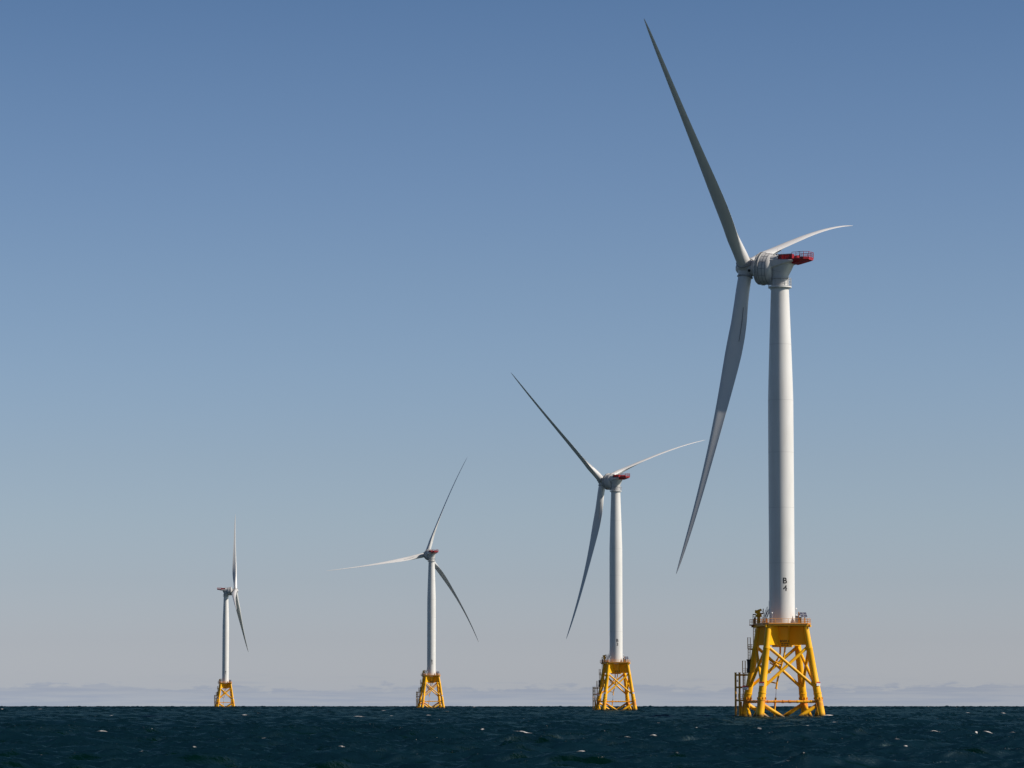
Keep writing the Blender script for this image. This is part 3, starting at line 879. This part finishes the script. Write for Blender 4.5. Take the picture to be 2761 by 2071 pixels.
    ge = node(nt, 'ShaderNodeNewGeometry')
    atn = node(nt, 'ShaderNodeAttribute'); atn.attribute_name = 'foam'
    pos = ge.outputs['Position']
    n1 = noise(nt, 2.6, 5, .72, pos); n2 = noise(nt, .9, 3, .6, pos)
    lace = noise(nt, 1.7, 6, .75, pos, .6)
    f = mth(nt, 'ADD', mth(nt, 'MULTIPLY', atn.outputs['Fac'], 1.25), mth(nt, 'SUBTRACT', lace, .78))
    f = maprange(nt, f, .10, .62, 0, 1, True)
    f = mth(nt, 'MULTIPLY', f, maprange(nt, atn.outputs['Fac'], .02, .1))
    acn = node(nt, 'ShaderNodeAttribute'); acn.attribute_name = 'crest'
    spk = maprange(nt, noise(nt, 4.5, 4, .7, pos), .64, .70, 0, 1, True)          # scraps of foam and spray on steep crests, plus sun sparkle put into the colour
    spk = mth(nt, 'MULTIPLY', spk, maprange(nt, acn.outputs['Fac'], 1.9, 3.2, 0, .7, True))
    patch = maprange(nt, noise(nt, .11, 3, .6, pos), .35, .75, .2, 1, True)
    f = mth(nt, 'MAXIMUM', f, mth(nt, 'MULTIPLY', spk, patch))
    big = noise(nt, .02, 3, .5, pos)
    water = mixc(nt, big, (.0001, .0056, .0050), (.0005, .0088, .0080))
    nt.links.new(mixc(nt, f, water, (.66, .64, .62)), bs.inputs['Base Color'])
    nt.links.new(mth(nt, 'MULTIPLY_ADD', f, .5, .18), bs.inputs['Roughness'])
    bs.inputs['Specular IOR Level'].default_value = 0
    h = mth(nt, 'ADD', mth(nt, 'MULTIPLY', n1, .03), mth(nt, 'MULTIPLY', n2, .085))
    bp = node(nt, 'ShaderNodeBump'); bp.inputs['Strength'].default_value = 1.0; bp.inputs['Distance'].default_value = 1.0
    nt.links.new(h, bp.inputs['Height']); nt.links.new(bp.outputs[0], bs.inputs['Normal'])
    fr = node(nt, 'ShaderNodeFresnel'); fr.inputs['IOR'].default_value = 1.333; nt.links.new(bp.outputs[0], fr.inputs['Normal'])
    gl = node(nt, 'ShaderNodeBsdfGlossy'); gl.inputs['Roughness'].default_value = .17; nt.links.new(bp.outputs[0], gl.inputs['Normal'])
    gl.inputs['Color'].default_value = (.72, .96, .92, 1)
    mx = node(nt, 'ShaderNodeMixShader')
    nt.links.new(mth(nt, 'MULTIPLY', mth(nt, 'POWER', fr.outputs[0], 2.4), mth(nt, "MULTIPLY_ADD", f, -.18, .18)), mx.inputs[0])
    nt.links.new(bs.outputs[0], mx.inputs[1]); nt.links.new(gl.outputs[0], mx.inputs[2])
    nt.links.new(mx.outputs[0], [n for n in nt.nodes if n.type == 'OUTPUT_MATERIAL'][0].inputs[0])
    me.materials.append(m)
    return o
FOAM_T = 4.7
# big breakers: seen in the photo at (x, y) of its pixels, width in pixels; turned into places on the sea
CAPS = [(265, 1997, 42), (240, 1990, 14), (97, 1913, 14), (12, 1912, 12), (1425, 1985, 66), (1282, 1986, 16), (1052, 1933, 16), (1048, 1917, 18), (1160, 1938, 22), (978, 1940, 44), (296, 1931, 18), (645, 1933, 28), (1282, 1906, 14), (1742, 1999, 30), (1700, 2004, 34),
        (2514, 1985, 42), (2672, 1985, 36), (2702, 1984, 28), (2402, 2020, 26), (2512, 1905, 14), (2612, 1925, 18), (2714, 1925, 18), (2282, 1969, 34), (2175, 1975, 16), (1870, 1975, 12), (2035, 1981, 20), (2420, 2036, 24), (370, 2049, 22), (100, 2025, 26), (545, 2032, 14), (1360, 2003, 20), (700, 2010, 20), (930, 2035, 40), (1570, 2040, 44), (2230, 1955, 26)]
make_sea()

# ------------------------------------------------------------------ sun and sky
SUN_AZ = 102.0      # degrees clockwise from +Y (view direction): from the right, a little behind the boat
SUN_EL = 36.0
sd = Vector((math.sin(R(SUN_AZ)) * math.cos(R(SUN_EL)), math.cos(R(SUN_AZ)) * math.cos(R(SUN_EL)), math.sin(R(SUN_EL))))
L = bpy.data.lights.new('sun', 'SUN'); L.energy = 5.0; L.angle = R(.53); L.color = (1, .925, .83)
so = bpy.data.objects.new('sun', L); COL.objects.link(so)
so.rotation_euler = (-sd).to_track_quat('-Z', 'Y').to_euler()

w = bpy.data.worlds.new('World'); scene.world = w; w.use_nodes = True
nt = w.node_tree; nt.nodes.clear()
out = node(nt, 'ShaderNodeOutputWorld'); bg = node(nt, 'ShaderNodeBackground'); nt.links.new(bg.outputs[0], out.inputs[0])
sky = node(nt, 'ShaderNodeTexSky'); sky.sky_type = 'NISHITA'; sky.sun_disc = False
sky.sun_elevation = R(SUN_EL); sky.sun_rotation = R(SUN_AZ); sky.altitude = 0; sky.air_density = 1.0; sky.dust_density = .6; sky.ozone_density = 2.0
tc = node(nt, 'ShaderNodeTexCoord')
sep = node(nt, 'ShaderNodeSeparateXYZ'); nt.links.new(tc.outputs['Generated'], sep.inputs[0])
zc = mth(nt, 'MAXIMUM', sep.outputs[2], .004)
cmb = node(nt, 'ShaderNodeCombineXYZ')
for i in (0, 1): nt.links.new(sep.outputs[i], cmb.inputs[i])
nt.links.new(zc, cmb.inputs[2]); nt.links.new(cmb.outputs[0], sky.inputs[0])
SKYRAMP = [(0.004, (0.6772, 0.7517, 1.0943)), (0.0265, (0.6289, 0.6889, 0.9962)), (0.0716, (0.5552, 0.5977, 0.8596)), (0.1395, (0.5054, 0.542, 0.7504)), (0.2074, (0.4928, 0.528, 0.6932)), (0.2753, (0.4792, 0.5082, 0.6496)), (0.3771, (0.4597, 0.4968, 0.626)), (0.4787, (0.4337, 0.4742, 0.592)), (0.5853, (0.3962, 0.4447, 0.5641)), (0.6913, (0.3563, 0.4149, 0.5304)), (0.7864, (0.315, 0.3845, 0.5014))]
SKYRAMP += [(.90, (.235, .32, .45)), (1.0, (.13, .19, .28))]
SKYRAMP = [(p, tuple(v / 1.1 for v in c)) for p, c in SKYRAMP]
tint = ramp(nt, mth(nt, 'DIVIDE', mth(nt, 'MAXIMUM', sep.outputs[2], 0), .25, clamp=True), SKYRAMP)
col = mixc(nt, 1.0, sky.outputs[0], tint, 'MULTIPLY')
col = mixc(nt, 1.0, col, (1.1, 1.1, 1.1), 'MULTIPLY')
# low bank of hazy mauve cloud along the horizon, a fraction of a degree tall
azm = mth(nt, 'MULTIPLY', mth(nt, 'ARCTAN2', sep.outputs[0], sep.outputs[1]), 180 / math.pi)
elv = mth(nt, 'MULTIPLY', mth(nt, 'ARCSINE', sep.outputs[2]), 180 / math.pi)
def skyvec(sx, sy, off):
    c = node(nt, 'ShaderNodeCombineXYZ')
    nt.links.new(mth(nt, 'MULTIPLY', azm, sx), c.inputs[0]); nt.links.new(mth(nt, 'MULTIPLY', elv, sy), c.inputs[1]); c.inputs[2].default_value = off
    return c.outputs[0]
lump = noise(nt, 1.0, 5, .55, skyvec(.55, 1.6, 3.1))
fine = noise(nt, 1.0, 6, .62, skyvec(2.2, 9.0, 7.7))
top = mth(nt, 'ADD', mth(nt, 'MULTIPLY', mth(nt, 'SUBTRACT', lump, .5), .30), mth(nt, 'MULTIPLY', mth(nt, 'SUBTRACT', fine, .5), .46))
edge = mth(nt, 'SUBTRACT', mth(nt, 'ADD', top, .285), elv)
bank = maprange(nt, edge, -.012, .05, 0, 1, True)
streak = maprange(nt, noise(nt, 1.0, 5, .6, skyvec(.7, 15.0, 1.3)), .36, .66, .42, 1.0, True)
band = maprange(nt, elv, .0, .62, 1, 0, True)
wisp = mth(nt, 'MULTIPLY', maprange(nt, noise(nt, 1.0, 4, .55, skyvec(.9, 11.0, 5.5)), .57, .70, 0, .7, True), band)
cf = mth(nt, 'MAXIMUM', mth(nt, 'MULTIPLY', bank, streak), wisp)
col = mixc(nt, cf, col, mixc(nt, 1.0, col, (.80, .845, .94), 'MULTIPLY'))
nt.links.new(col, bg.inputs[0]); bg.inputs[1].default_value = .1306

# ------------------------------------------------------------------ camera
cam = bpy.data.cameras.new('camera'); co = bpy.data.objects.new('camera', cam); COL.objects.link(co)
cam.sensor_fit = 'HORIZONTAL'; cam.sensor_width = 36; cam.lens = 36 * 9500 / 2761
cam.clip_start = 1; cam.clip_end = 30000
co.location = (0, 0, EYE); co.rotation_euler = (R(90 + PITCH), 0, 0)
scene.camera = co
scene.view_settings.view_transform = 'Standard'; scene.view_settings.look = 'None'
scene.view_settings.exposure = .2; scene.view_settings.gamma = 1
